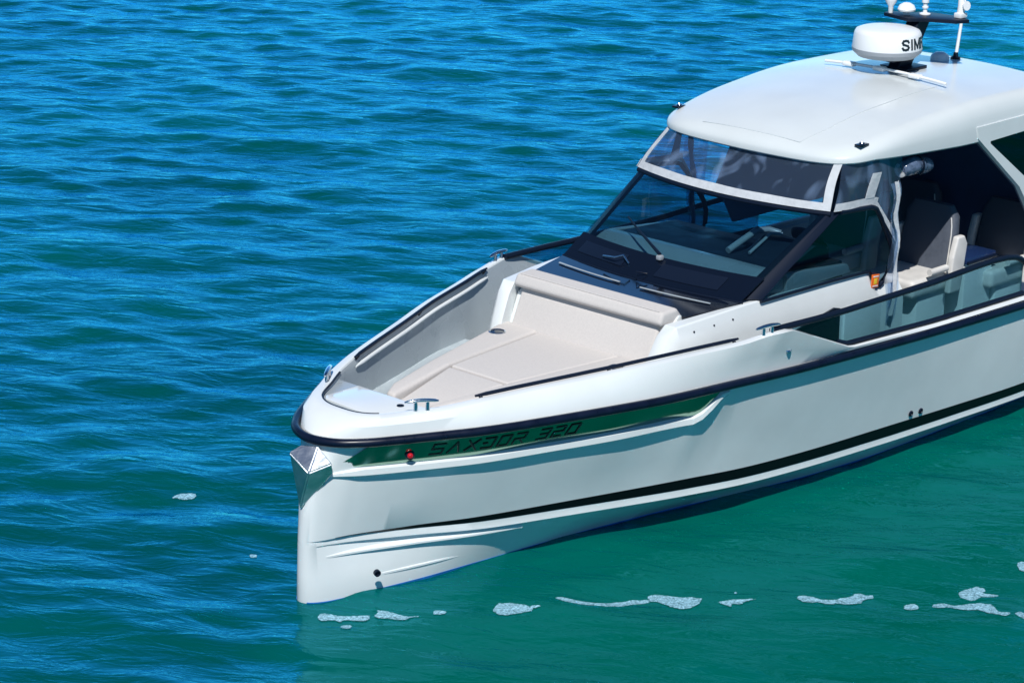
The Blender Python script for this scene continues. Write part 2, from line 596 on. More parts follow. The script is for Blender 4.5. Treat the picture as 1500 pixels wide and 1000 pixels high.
# through-hull fittings
for (x, y, z) in ((5.69, 0, .40), (5.82, 0, .395)):
    f = (z - .355) / .7
    y = -(float(STRIPE.y(x)) + (float(CREASE.y(x)) - float(STRIPE.y(x))) * max(f, 0) + .006)
    lathe("drain_fitting", [(.026, 0), (.026, .01), (.018, .014), (.014, .004)], (x, y, z), MATTE, hull, 18, Vector((0, -1, -.15)).normalized())
lathe("thruster_mouth", [(.026, -.02), (.026, .006), (.02, .008), (.017, -.01)], (.52, -.325, .115), MATTE, hull, 20, Vector((-.35, -.9, -.1)).normalized())

# ------------------------------------------------------------------ rub rail
xs = RAIL.x0 + np.linspace(0, 1, 80) ** 2 * (XEND - RAIL.x0)
pts = [RAIL.pt(x, 1) for x in xs[::-1]] + [RAIL.pt(x, -1) for x in xs[1:]]
tube("rub_rail", pts, 0.034, RUBBER, boat, 12)
xs2 = np.linspace(0.004, 1, 80) ** 2 * XEND


# ------------------------------------------------------------------ gunwale and inner liner
def gun_levels(s):
    def at(l, dy=0.0, dz=0.0, shift=0.0):
        x = l.x0 + shift + (XEND - l.x0 - shift) * s
        return Vector((x, max(float(l.y(x - shift)) + dy, 0.0) if s > 0 else 0.0, float(l.z(x)) + dz))
    a = at(RAIL, -.026, 0.0, .026)
    b = at(RAIL, -.028, .026, .028)
    g = at(GUN)
    low = np.interp(g.x, [3.8, 4.6], [0, 1])
    w = .055 * (1 - low) + .035 * low
    c = at(GUN, w, -0.006, -w)
    c2 = at(GUN, .018, 0.004, -.018)
    b2 = b.lerp(c, .5) + Vector((-.015 * (1 - s), .012, .014 * (1 - low)))
    if s == 0:
        b2.y = 0
    return [a, b, b2, c, c2, g]


rows = []
for s in S2:
    L = gun_levels(s)
    g = L[-1]
    ry, sy = float(RAIL.y(g.x)), float(STRIPE.y(g.x))
    rz = float(RAIL.z(g.x))

    def lin(z, dy):         # stays inside the hull shell at that height
        w_ = ry - .035 if z >= rz else sy + (ry - sy) * max(0.0, (z - .35) / (rz - .35))
        k_in = .05 if z >= rz else .10
        return max(min(g.y - dy, w_ - k_in if g.x > 2.6 else 9), 0)
    fz = float(np.interp(g.x, [2.6, 2.95], [1.03, .62]))
    zm = max(1.03, rz - .12)
    drop = [g + Vector((.004, -.004, -.012)), g + Vector((.012, -.012, -.04)), Vector((g.x + .012, lin(rz, .018), min(rz + .03, g.z - .045))),
            Vector((g.x + .015, lin(1.03, .02), 1.03)), Vector((g.x + .02, lin(fz, .025), fz - .002))]
    if s == 0:
        for d in drop:
            d.y = 0
    Lf = L + drop
    rows.append([Vector((p.x, -p.y, p.z)) for p in Lf])
for side in (1, -1):
    bm = bmesh.new()
    rr = [[Vector((p.x, -p.y * side if side == 1 else p.y, p.z)) for p in r] for r in rows]
    rr = [[Vector((p.x, abs(p.y) * side, p.z)) for p in r] for r in rows]
    bm_grid(bm, [r[:7] for r in rr])
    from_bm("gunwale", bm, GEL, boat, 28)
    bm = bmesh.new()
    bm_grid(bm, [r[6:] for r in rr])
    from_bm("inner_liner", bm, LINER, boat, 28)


def plan_poly(l, xa, xb, z, n=40, inset=0.0):
    xs_ = np.linspace(xa, xb, n)
    return [(x, -(max(float(l.y(x)) - inset, 0))) for x in xs_] + [(x, max(float(l.y(x)) - inset, 0)) for x in xs_[::-1]]


def flat_sheet(name, poly, z, m_, parent, th=0.02, bev=0.0):
    return prism(name, poly, 'z', z - th, z, m_, parent, bev)


sole = flat_sheet("sole", plan_poly(GUN, .89, 2.95, 0, inset=.012), 1.06, DECK, boat)
flat_sheet("cockpit_sole", plan_poly(STRIPE, 2.9, XEND - .05, 0, inset=.03), .66, DECK, boat)
# bow locker deck with its lid
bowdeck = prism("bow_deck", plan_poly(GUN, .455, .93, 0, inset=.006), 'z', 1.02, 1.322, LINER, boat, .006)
lid = []
for x in np.linspace(.50, .905, 24):
    lid.append((x, -max(float(GUN.y(x)) - .045, 0.0)))
for x in np.linspace(.905, .52, 24):
    lid.append((x, min(max(float(GUN.y(x)) - .045, 0), .29)))
prism("locker_lid", lid, 'z', 1.320, 1.336, GEL, bowdeck, .006)
lathe("lid_latch", [(.028, 0), (.028, .006), (.02, .008), (.018, .003)], (.80, -.27, 1.336), MATTE, bowdeck, 20)
tube("front_gasket", [GUN.pt(x, 1, -.012, -.004) for x in np.linspace(1, .0, 30) ** 2 * .5 + .455] + [GUN.pt(x, -1, -.012, -.004) for x in (np.linspace(0.02, 1, 20) ** 2 * .1 + .455)], .009, MATTE, bowdeck, 6)


# cleats
def cleat(p, d):
    d = Vector(d).normalized()
    bm = bmesh.new()
    p = Vector(p)
    L = .125
    arc = [p + d * (L * t) + Vector((0, 0, .052 + .010 * (1 - t * t))) for t in np.linspace(-1, 1, 11)]
    bm_tube(bm, arc, [.008] + [.013 + .005 * (1 - t * t) for t in np.linspace(-.8, .8, 9)] + [.008], 10, .8)
    c = from_bm("cleat", bm, STEEL, boat, 60)
    for s in (-.35, .35):
        tube("post", [p + d * (L * s) + Vector((0, 0, -.01)), p + d * (L * s) + Vector((0, 0, .055))], [.017, .013], STEEL, c, 10)
    return c


for sd in (-1, 1):
    cleat((.791, sd * .50, 1.375), (.55, sd * .42, .02))
    cleat((3.6, sd * 1.445, 1.562), (1, sd * .16, .02))
    for (x, v) in ((2.08, .52), (3.83, .5)):
        a = RAIL.pt(x, sd)
        b = GUN.pt(x, sd)
        p = a.lerp(b, v) + Vector((0, sd * .012, .010))
        nrm = Vector((-.12, sd * .9, .45)).normalized()
        lathe("deck_filler_cap", [(.03, 0), (.03, .008), (.022, .012), (.02, .008)], p, STEEL, boat, 20, nrm)

# black grab rails along the inner gunwale
for sd in (-1, 1):
    xs_ = np.linspace(1.20, 3.36, 26)
    gr = tube("grab_rail", [GUN.pt(x, sd, -.022, .014) for x in xs_], [.010] + [.017] * 24 + [.010], MATTE, boat, 10, .85)
    tube("rail_ledge", [GUN.pt(x, sd, -.034, -.060) for x in xs_], [.006] + [.016] * 24 + [.006], GEL, gr, 8)
    for x in (1.24, 2.25, 3.32):
        tube("bracket", [GUN.pt(x, sd, .002, -.025), GUN.pt(x, sd, -.03, .012)], .014, MATTE, gr, 8)

# stainless bow plate with the anchor roller
V = [Vector(v) for v in ((.0, .06, 1.095), (.14, .08, 1.105), (.14, -.10, 1.145), (.185, -.205, 1.025), (.035, -.115, .965), (.052, .005, .645),
                         (.12, .0, .66), (.16, .07, .95), (.205, -.195, .94))]
bm = bmesh.new()
vv = [bm.verts.new(v) for v in V]
for f in ((0, 4, 2, 1), (2, 4, 3), (4, 5, 8, 3), (0, 5, 4), (0, 1, 7), (0, 7, 6, 5), (5, 6, 8), (1, 2, 3, 8, 6, 7)):
    bm.faces.new([vv[i] for i in f])
bmesh.ops.bevel(bm, geom=list(bm.edges), offset=.009, segments=2, affect='EDGES')
from_bm("bow_plate", bm, mat("brushed_steel", (0.74, 0.77, 0.80), 0.30, metal=1.0, noise=(5, .12), bump=(7, .25, .03)), boat, 25)

# ------------------------------------------------------------------ sunbed
sun = bpy.data.objects.new("sunbed", None)
COL.objects.link(sun)
sun.parent = boat


def cushion(name, poly, z0, z1, m_=FABRIC, bev=.035, parent=sun, tilt=None):
    bm = bmesh.new()
    bm_prism(bm, poly, 'z', z0, z1, bev, 4)
    if tilt:
        for v in bm.verts:
            v.co.z += tilt(v.co.x, v.co.y) * (1 if v.co.z > (z0 + z1) / 2 else 0)
    return from_bm(name, bm, m_, parent, 60)


prism("sunbed_base", [(1.22, -.27), (3.05, -.80), (3.05, .80), (1.22, .27)], 'z', 1.05, 1.16, GEL, sun, .02)
tl = lambda x, y: -.10 * max(0, min(1, (1.62 - x) / .45)) ** 1.5
# middle pads
cushion("seat_pad", [(1.90, -.305), (3.06, -.44), (3.06, .44), (1.90, .305)], 1.14, 1.272, bev=.022)
cushion("foot_pad", [(1.16, -.165), (1.88, -.30), (1.88, .30), (1.16, .165)], 1.12, 1.268, bev=.03, tilt=tl)
for sd in (-1, 1):
    cushion("side_bolster", [(1.17, sd * .180), (1.90, sd * .318), (3.06, sd * .452), (3.06, sd * .84), (2.6, sd * .70), (1.9, sd * .50), (1.30, sd * .33), (1.17, sd * .27)],
            1.10, 1.282, bev=.035, tilt=lambda x, y: -.06 * max(0, min(1, (1.5 - x) / .35)) ** 1.5)
    y = sd * .64
    ch = lathe("cup_holder", [(.072, 0), (.072, .006), (.062, .010), (.058, .008), (.056, -.06), (.0, -.06)], (2.76, y * 1.0, 1.282), STEEL, sun, 28)
    lathe("cup_well", [(.0, .0), (.055, 0.0), (.055, .002), (.0, .002)], (2.76, y, 1.284), BLACK, ch, 24)
# backrest: panel and head bolster
bm = bmesh.new()
bm_prism(bm, [(3.0, 1.24), (3.13, 1.24), (3.27, 1.575), (3.15, 1.575)], 'y', -.735, .735, .025, 3)
from_bm("backrest_panel", bm, FABRIC, sun, 60)
bm = bmesh.new()
bm_prism(bm, [(3.115, 1.562), (3.085, 1.592), (3.128, 1.674), (3.30, 1.682), (3.36, 1.61), (3.32, 1.53)], 'y', -.785, .785, .032, 4)
from_bm("head_bolster", bm, FABRIC, sun, 60)
tube("piping", [(3.135, -.74, 1.675), (3.135, 0, 1.675), (3.135, .74, 1.675)], .005, FABRIC, sun, 6)

# ------------------------------------------------------------------ console (the moulding that carries the windshield)
con = bpy.data.objects.new("console", None)
COL.objects.link(con)
con.parent = boat
for sd in (-1, 1):
    # cheek: outer face flares out towards a knuckle, then drops to the side deck
    prof = [  # (x, top z, kink z) along the cheek
        (2.90, 1.20, 1.10), (2.955, 1.33, 1.24), (3.05, 1.52, 1.43), (3.12, 1.595, 1.50), (3.50, 1.62, 1.515), (3.88, 1.636, 1.51), (4.4, 1.628, 1.50),
        (5.0, 1.612, 1.49), (5.44, 1.603, 1.48), (5.50, 1.58, 1.47), (5.58, 1.46, 1.40), (5.63, 1.432, 1.37), (5.95, 1.42, 1.36)]
    rws = []
    for (x, zt, zk) in prof:
        yi = np.interp(x, [2.9, 3.1, 3.4, 3.9, 6], [.76, .80, .86, .93, .95])
        yo = np.interp(x, [2.9, 3.1, 3.4, 3.9, 6], [.86, .93, .965, .985, .99])
        rws.append([Vector((x, sd * y_, z_)) for y_, z_ in ((yi, .64), (yi, zt - .012), (yi + .015, zt), (yo - .012, zt), (yo, zt - .012), (yo + .035, zk), (yo + .05, zk - .09), (yo + .052, .64))])
    bm = bmesh.new()
    bm_grid(bm, rws, close=True, cap=True)
    from_bm("console_cheek", bm, GEL, con, 22)
    for (x, z) in ((3.02, 1.35), (3.28, 1.535), (3.72, 1.55), (3.5, 1.545)):
        lathe("screw", [(.009, 0), (.009, .004), (.0, .005)], (x, sd * (np.interp(x, [2.9, 3.1, 3.4, 3.9], [.86, .93, .965, .985]) + .022), z - .0), MATTE, con, 10, Vector((0, sd * .95, .3)).normalized())
    # vent window and door below the cheek
    sw = prism("side_window", [(4.40, 1.30), (4.98, 1.40), (5.06, 1.38), (5.06, 1.02), (4.40, .98)], 'y', sd * 1.03, sd * 1.052, BLACK, con, .006)
    prism("access_door", [(5.12, 1.36), (5.62, 1.33), (5.62, .90), (5.12, .92)], 'y', sd * 1.03, sd * 1.056, GEL, con, .008)
prism("cabin_front", [(2.96, 1.0), (3.16, 1.50), (3.30, 1.62), (3.34, 1.62), (3.34, .7), (2.96, .7)], 'y', -.80, .80, GEL, con, .01)
# glossy fore-hatch between backrest and windshield
rws = []
for v in np.linspace(-1, 1, 15):
    rws.append([Vector((3.33, v * .84, 1.618)), Vector((3.6, v * .90, 1.632)), Vector((3.885 - .105 * (1 - v * v), v * .96, 1.648))])
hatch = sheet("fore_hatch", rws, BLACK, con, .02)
for (a, b) in ((.10, .82), (-.80, -.12)):  # pale strips modelled in place of a reflection on the dark hatch
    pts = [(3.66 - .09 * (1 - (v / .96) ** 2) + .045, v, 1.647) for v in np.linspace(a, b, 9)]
    tube("reflection_strip", pts, .011, LINER, hatch, 6, .5)

# ------------------------------------------------------------------ windshield
ws = bpy.data.objects.new("windshield", None)
COL.objects.link(ws)
ws.parent = boat


def wsp(v, t):
    """front screen: v -1..1 port to starboard is y/|y|, t 0 base .. 1 top"""
    b = (3.885 - .115 * (1 - v * v), v * .965, 1.648)
    c = (4.886 - .19 * (1 - v * v), v * 1.03, 2.20)
    p = Vector(lerp(b, c, t))
    return p


def ws_sheet(name, v0, v1, t0, t1, m_, parent, off=0.0, th=.006, nv=21, nt_=5):
    rws = []
    for t in np.linspace(t0, t1, nt_):
        rws.append([wsp(v, t) + Vector((-.48, 0, .87)) * off for v in np.linspace(v0, v1, nv)])
    return sheet(name, rws, m_, parent, th)


ws_sheet("windshield_glass", -.97, .97, .26, .985, GLASS, ws)
lowband = ws_sheet("black_band", -.985, .985, 0.0, .26, BLACK, ws, .0, .01)
ws_sheet("recess_panel", .30, .86, .07, .19, MATTE, lowband, .008, .008)
ws_sheet("recess_panel", -.72, -.08, .06, .20, MATTE, lowband, .008, .008)
tube("hatch_handle", [wsp(.52, .10) + Vector((-.03, 0, .03)), wsp(.36, .105) + Vector((-.045, 0, .05)), wsp(.30, .15) + Vector((-.045, 0, .05)), wsp(.22, .11) + Vector((-.02, 0, .02))], .008, STEEL, ws, 8)
tube("top_frame", [wsp(v, 1.0) for v in np.linspace(-1, 1, 21)], .021, MATTE, ws, 8)
tube("base_seal", [wsp(v, -.005) for v in np.linspace(-1, 1, 21)], .010, MATTE, ws, 8)
for sd in (-1, 1):
    # broad A pillar
    a0, a1 = wsp(sd * .90, 0), wsp(sd * .93, 1.0)
    b0, b1 = Vector((4.08, sd * 1.0, 1.640)), Vector((4.985, sd * 1.052, 2.205))
    o = Vector((-.25, sd * .55, .45)) * .03
    rws = [[a0, a0.lerp(b0, .5) + o, b0], [a0.lerp(a1, .5), a0.lerp(b1, .5) * 0 + (a0 + a1 + b0 + b1) / 4 + o, b0.lerp(b1, .5)], [a1, a1.lerp(b1, .5) + o, b1]]
    sheet("pillar", rws, MATTE, ws, .03)
    # side glass with black frame; the lower edge steps down behind the cheek
    outl = [(4.06, 1.628), (4.98, 2.205), (5.47, 2.165), (5.79, 1.73), (5.80, 1.62), (5.68, 1.440), (5.60, 1.445), (5.49, 1.605), (5.0, 1.613)]
    yv = lambda x, z: sd * (1.0 + .055 * np.clip((z - 1.62) / .58, -.2, 1))
    bm = bmesh.new()
    va = [bm.verts.new((x, yv(x, z), z)) for x, z in outl]
    vb = [bm.verts.new((x, yv(x, z) + sd * .006, z)) for x, z in outl]
    bm.faces.new(va)
    bm.faces.new(vb)
    for i in range(len(outl)):
        j = (i + 1) % len(outl)
        bm.faces.new((va[i], va[j], vb[j], vb[i]))
    from_bm("side_glass", bm, GLASS, ws, 30)
    fr = [outl[1], (5.40, 2.175), (5.47, 2.150), (5.56, 2.05), (5.76, 1.78), (5.79, 1.68), (5.77, 1.58), (5.70, 1.47), (5.66, 1.44), (5.61, 1.45), (5.50, 1.60), (5.0, 1.618), outl[0]]
    tube("side_frame", [(x, yv(x, z) + sd * .003, z) for x, z in fr], [.022] * 9 + [.014] * 4, MATTE, ws, 8)
# wiper
wp = tube("wiper", [wsp(-.02, .245) + Vector((-.03, 0, .05)), wsp(.18, .335) + Vector((-.03, 0, .05)), wsp(.40, .43) + Vector((-.02, 0, .035)), wsp(.63, .53) + Vector((-.014, 0, .022))], [.015, .012, .010, .007], MATTE, ws, 8)
bm = bmesh.new()
bm_box(bm, wsp(-.02, .235) + Vector((-.02, 0, .03)), (.05, .05, .04), .012)
from_bm("wiper_motor", bm, GREYP, wp, 40)
tube("washer_hose", [wsp(.03, .0) + Vector((-.03, 0, .015)), wsp(0, .03) + Vector((-.04, .05, .05)), wsp(-.02, .06) + Vector((-.01, 0, .02))], .005, MATTE, ws, 6)
# orange warning label inside the port side glass
tag_ = prism("warning_tag", [(5.505, 1.457), (5.60, 1.447), (5.612, 1.560), (5.512, 1.570)], 'y', -1.018, -1.026, ORANGE, boat, .002)
prism("print", [(5.535, 1.485), (5.575, 1.482), (5.58, 1.53), (5.54, 1.533)], 'y', -1.0262, -1.0285, YELLOW, tag_, 0)
prism("print", [(5.525, 1.545), (5.595, 1.539), (5.596, 1.549), (5.526, 1.555)], 'y', -1.0262, -1.0285, PLASTIC, tag_, 0)
prism("print", [(5.52, 1.465), (5.59, 1.459), (5.591, 1.468), (5.521, 1.474)], 'y', -1.0262, -1.0285, PLASTIC, tag_, 0)

# ------------------------------------------------------------------ interior seen through the glass
helm = bpy.data.objects.new("dashboard", None)
COL.objects.link(helm)
helm.parent = boat
bm = bmesh.new()
bm_prism(bm, [(4.15, 1.60), (4.19, 1.735), (4.36, 1.785), (4.44, 1.785), (4.44, 1.60)], 'y', -.93, .93, .012)
from_bm("dash_ledge", bm, LINER, helm, 30)
prism("dash_top", [(4.441, 1.60), (4.441, 1.76), (5.25, 1.72), (5.30, 1.30), (5.0, 1.30)], 'y', -.90, .90, DASH, helm, .01)
for sd in (-1, 1):
    prism("side_ledge", [(4.44, 1.62), (4.44, 1.775), (5.25, 1.70), (5.30, 1.62)], 'y', sd * .905, sd * .96, LINER, helm, .01)
# helm binnacle: a pale frame round a dark instrument hood
bm = bmesh.new()
bm_prism(bm, [(4.70, 1.74), (5.02, 1.86), (5.20, 1.83), (5.26, 1.5), (4.72, 1.5)], 'y', -.80, -.25, .03, 3)
hood = from_bm("binnacle", bm, DASH, helm, 40)
tube("binnacle_trim", [(4.62, -.20, 1.78), (4.98, -.20, 1.885), (5.10, -.24, 1.88), (5.14, -.34, 1.86)], .028, LINER, hood, 8)
tube("binnacle_trim", [(4.70, -.36, 1.775), (5.0, -.34, 1.885), (5.06, -.42, 1.885)], .014, LINER, hood, 8)
lathe("wheel_rim", [(.165, -.014), (.182, 0), (.165, .014), (.150, 0), (.165, -.014)], (5.30, -.52, 1.80), MATTE, helm, 36, Vector((.75, 0, .65)).normalized())
for a in (90, 210, 330):
    q = Vector((0, 0, 1)).rotation_difference(Vector((.75, 0, .65)).normalized())
    tube("wheel_spoke", [(5.30, -.52, 1.80), Vector((5.30, -.52, 1.80)) + q @ Vector((.16 * math.cos(R(a)), .16 * math.sin(R(a)), 0))], [.02, .012], STEEL, helm, 8)
lathe("wheel_hub", [(.04, -.02), (.04, .015), (.02, .025)], (5.30, -.52, 1.80), MATTE, helm, 20, Vector((.75, 0, .65)).normalized())


def seat(x, y, zb=1.20, hgt=.62, wing=True, w=.56):
    """forward-facing helm seat: x is the front of the backrest"""
    e = bpy.data.objects.new("seat", None)
    COL.objects.link(e)
    e.parent = boat
    e.location = (x, y, 0)
    h = w / 2
    box("pedestal", (-.12, 0, .88), (.44, w * .8, .46), GEL, e, .03)
    box("seat_cushion", (-.20, 0, zb - .02), (.56, w - .02, .16), VINYLW, e, .05, 4)
    bm = bmesh.new()
    rws = []
    for (z, d0, d1, ww) in ((zb - .05, 0, .15, h), (zb + .12, .01, .17, h), (zb + hgt * .55, .06, .20, h * .98), (zb + hgt * .85, .10, .215, h * .92), (zb + hgt, .125, .20, h * .70)):
        rr_ = []
        for k in range(20):
            a = 2 * math.pi * k / 20
            cx, cy = math.cos(a), math.sin(a)
            sx = abs(cx) ** .5 * (1 if cx > 0 else -1)
            sy = abs(cy) ** .3 * (1 if cy > 0 else -1)
            rr_.append(Vector(((d0 + d1) / 2 + (d1 - d0) / 2 * sx, ww * sy, z)))
        rws.append(rr_)
    bm_grid(bm, rws, close=True, cap=True)
    b = from_bm("backrest", bm, SEATF, e, 50)
    tube("seam", [(.008 + .09 * t_, -h * (1 - .25 * max(0, t_ - .6) ** 2 * 4) + .02, zb + hgt * t_ * .95) for t_ in np.linspace(0, .9, 8)], .006, VINYLW, b, 6)
    if wing:
        for sd in (-1, 1):
            prism("side_wing", [(-.03, zb - .12), (.14, zb - .12), (.21, zb + .30), (.16, zb + .38), (.06, zb + .38), (.0, zb + .2)], 'y', sd * (h + .002), sd * (h + .065), VINYLW, e, .02, 3)
        tube("armrest", [(-.05, -h - .03, zb + .12), (-.30, -h - .03, zb + .12)], .03, VINYLW, e, 10)
    return e


seat(6.95, -.50)
seat(6.95, .42)
seat(7.98, -.62, 1.12, .56)
seat(7.98, .40, 1.12, .56)
# galley unit behind the helm seat
gal = box("galley_unit", (7.42, -.40, .98), (.42, .80, .62), GEL, boat, .02)
gt = box("worktop", (7.42, -.40, 1.315), (.46, .84, .05), mat("navy_worktop", (.012, .03, .10), .15), gal, .012)
for k in range(3):
    lathe("burner", [(.055, 0), (.055, .008), (.04, .012), (.03, .006)], (7.30 + .12 * k, -.62 + .05 * k, 1.342), MATTE, gt, 20)
tube("galley_rail", [(7.20, -.83, 1.30), (7.64, -.83, 1.30)], .015, MATTE, gal, 8)

# ------------------------------------------------------------------ glass bulwarks with black top rail
for sd in (-1, 1):
    top = [(3.66, 1.572), (4.56, 1.548), (5.77, 1.546), (6.30, 1.562), (6.60, 1.566), (6.85, 1.555), (7.02, 1.525), (7.12, 1.46)]
    tr = [Vector((x, sd * np.interp(x, [3.66, 4.2, 7.1], [1.435, 1.455, 1.46]), z)) for x, z in top]
    xs_ = np.linspace(3.72, 7.10, 40)
    rws = []
    for x in xs_:
        zt = np.interp(x, [t_[0] for t_ in top], [t_[1] for t_ in top])
        yt = np.interp(x, [3.66, 4.2, 7.1], [1.435, 1.455, 1.46])
        yb = float(GUN.y(x)) - .03
        zb = min(float(GUN.z(x)) + .005, zt - .001)
        rws.append([Vector((x, sd * yb, zb)), Vector((x, sd * yt, zt))])
    gp = sheet("bulwark_glass", rws, SGLASS, boat, .012)
    # denser top rail
    dense = []
    for x in np.linspace(3.66, 7.12, 50):
        dense.append(Vector((x, sd * np.interp(x, [3.66, 4.2, 7.1], [1.435, 1.455, 1.46]), np.interp(x, [t_[0] for t_ in top], [t_[1] for t_ in top]))))
    tube("top_rail", dense, .026, MATTE, gp, 10)
    tube("bottom_channel", [Vector((x, sd * (float(GUN.y(x)) - .03), float(GUN.z(x)) + .012)) for x in np.linspace(4.5, 7.12, 24)], .024, MATTE, gp, 8)

# ------------------------------------------------------------------ hardtop
OUT = [(4.975, 0), (4.985, .3), (5.01, .6), (5.05, .78), (5.12, .92), (5.26, 1.03), (5.5, 1.085), (6.0, 1.12), (6.8, 1.145), (7.6, 1.145), (8.12, 1.12), (8.22, 1.02), (8.23, .6), (8.23, 0)]


def zc(x):
    return float(pchip([4.9, 5.3, 6.0, 7.0, 8.3], [2.62, 2.742, 2.862, 2.925, 2.885], x))


def zsh(x):
    return float(pchip([4.9, 5.1, 5.33, 6.0, 7.0, 8.3], [2.595, 2.628, 2.690, 2.80, 2.865, 2.84], x))


def roof_z(x, y):
    return zc(x) + (zsh(x) - zc(x)) * min(1.2, (abs(y) / .96) ** 2.2)


oxy = np.array(OUT)
dd = np.concatenate([[0], np.cumsum(np.hypot(*np.diff(oxy, axis=0).T))])
tt = np.linspace(0, dd[-1], 90)
half = np.stack([pchip(dd, oxy[:, 0], tt), pchip(dd, oxy[:, 1], tt)], 1)
ring = [(x, -y) for x, y in half] + [(x, y) for x, y in half[::-1][1:-1]]
CX = 6.6


def ring_at(inset, zf):
    out = []
    n = len(ring)
    for i, (x, y) in enumerate(ring):
        a, b = ring[i - 1], ring[(i + 1) % n]
        t_ = Vector((b[0] - a[0], b[1] - a[1])).normalized()
        nx, ny = t_.y, -t_.x
        X, Y = x - nx * inset, y - ny * inset
        out.append(Vector((X, Y, zf(X, Y))))
    return out


def edge_z(x):
    return float(np.interp(x, [4.9, 5.1, 5.4, 5.8, 6.5, 8.3], [2.535, 2.545, 2.565, 2.545, 2.515, 2.48]))


rws = [ring_at(.10, lambda x, y: edge_z(x) + .01), ring_at(.02, lambda x, y: edge_z(x)), ring_at(-.0, lambda x, y: edge_z(x) + .015)]
for f, ins in ((.35, .0), (.62, .012), (.82, .04), (.94, .075), (1.0, .12)):
    rws.append(ring_at(ins, lambda x, y, f=f: edge_z(x) + .015 + (roof_z(x, y) - edge_z(x) - .015) * f))
# inner rings toward the middle
last = rws[-1]
for k in (.97, .94, .9, .85, .8, .74, .68, .62, .55, .48, .4, .32, .25, .18, .1, .05, .01):
    rr_ = []
    for p in last:
        X = CX + (p.x - CX) * k
        Y = p.y * k
        rr_.append(Vector((X, Y, roof_z(X, Y))))
    rws.append(rr_)
bm = bmesh.new()
bm_grid(bm, rws, close=True)
vs_ = [v for v in bm.verts]
ROOFG = mat("hardtop_gelcoat", (0.615, 0.66, 0.668), 0.20, spec=0.4, noise=(1.6, 0.05))
roof = from_bm("hardtop", bm, ROOFG, boat, 40)
rws = [ring_at(.10, lambda x, y: edge_z(x) + .01)]
for k in (.7, .35, .03):
    rws.append([Vector((CX + (p.x - CX) * k, p.y * k, p.z + .02)) for p in rws[0]])
bm = bmesh.new()
bm_grid(bm, rws, close=True)
from_bm("headliner", bm, NAVY, roof, 60)
# sunroof panel with its hinges
rws = []
for x in np.linspace(5.10, 6.86, 22):
    w = np.interp(x, [5.0, 5.4, 6.86], [.50, .57, .62])
    rws.append([Vector((x, y, roof_z(x, y) + .004)) for y in np.linspace(-w, w, 15)])
sr = sheet("sunroof", rws, ROOFG, roof, .003)
tube("hinge_bar", [(6.88, y, roof_z(6.88, y) + .040) for y in np.linspace(-.70, .60, 17)], .013, PLASTIC, sr, 8)
for y in (.33, .0, -.38):
    bm = bmesh.new()
    bm_box(bm, (6.87, y, roof_z(6.87, y) + .04), (.07, .12, .04), .016, 3)
    from_bm("hinge", bm, PLASTIC, sr, 50)
for sd in (-1, 1):
    pd = box("roof_socket", (5.33, sd * .975, roof_z(5.33, .95) + .004), (.115, .07, .02), BLACK, roof, .008)
    tube("ring", [(5.33 + .02 * math.cos(a), sd * .975 + .02 * math.sin(a), roof_z(5.33, .95) + .02) for a in np.linspace(0, 5.5, 10)], .005, STEEL, pd, 6)

# quarter panels aft of the door opening, with dark side window
for sd in (-1, 1):
    y0 = sd * 1.105
    outer = [(6.60, 2.66), (6.56, 2.60), (6.74, 2.545), (7.43, 2.02), (7.95, 1.40), (8.1, 1.16), (9.0, 1.14), (8.6, 1.9), (8.25, 2.62), (8.2, 2.68)]
    hole = [(6.95, 2.485), (7.60, 2.50), (8.10, 2.42), (8.30, 1.95), (8.0, 1.60), (7.68, 1.93)]
    bm = bmesh.new()
    O = [(6.72, 2.655), (8.2, 2.66), (8.42, 2.3), (8.65, 1.75), (8.9, 1.15), (8.1, 1.15), (7.43, 2.02), (6.745, 2.552)]
    H = [(6.93, 2.505), (8.0, 2.53), (8.2, 2.3), (8.3, 1.95), (8.1, 1.6), (7.95, 1.60), (7.50, 2.10), (6.93, 2.485)]
    for (ya, yb) in ((y0, y0 + sd * .05),):
        A = [bm.verts.new((x, yb, z)) for x, z in O]
        B = [bm.verts.new((x, yb, z)) for x, z in H]
        A2 = [bm.verts.new((x, ya, z)) for x, z in O]
        B2 = [bm.verts.new((x, ya, z)) for x, z in H]
        n = len(O)
        for i in range(n):
            j = (i + 1) % n
            bm.faces.new((A[i], A[j], B[j], B[i]))
            bm.faces.new((A2[i], A2[j], B2[j], B2[i]))
            bm.faces.new((A[i], A[j], A2[j], A2[i]))
            bm.faces.new((B[i], B[j], B2[j], B2[i]))
    bmesh.ops.remove_doubles(bm, verts=bm.verts, dist=.0005)
    qp = from_bm("quarter_panel", bm, GEL, boat, 30)
    bm = bmesh.new()
    bm_prism(bm, H[:-1], 'y', y0 + sd * .012, y0 + sd * .026)
    from_bm("quarter_window", bm, DGLASS, qp, 30)
    bm = bmesh.new()
    bm_prism(bm, [(p[0] + .03, p[1] - .02) for p in O], 'y', y0 - sd * .03, y0 - sd * .012)
    from_bm("panel_lining", bm, NAVY, qp, 30)
# aft bulkhead of the wheelhouse, dark
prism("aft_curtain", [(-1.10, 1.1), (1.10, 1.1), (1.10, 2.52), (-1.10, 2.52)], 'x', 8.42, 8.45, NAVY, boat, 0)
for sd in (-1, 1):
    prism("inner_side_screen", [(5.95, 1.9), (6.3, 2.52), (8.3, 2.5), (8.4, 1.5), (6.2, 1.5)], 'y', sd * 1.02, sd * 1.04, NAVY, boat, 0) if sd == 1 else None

# ------------------------------------------------------------------ weather curtain between windshield and hardtop
wc = bpy.data.objects.new("weather_curtain", None)
COL.objects.link(wc)
wc.parent = boat


def front_edge(v):      # hardtop front lip underside
    y = v * .93
    x = 5.055 + .09 * (abs(v) ** 6)
    return Vector((x, y, 2.55))


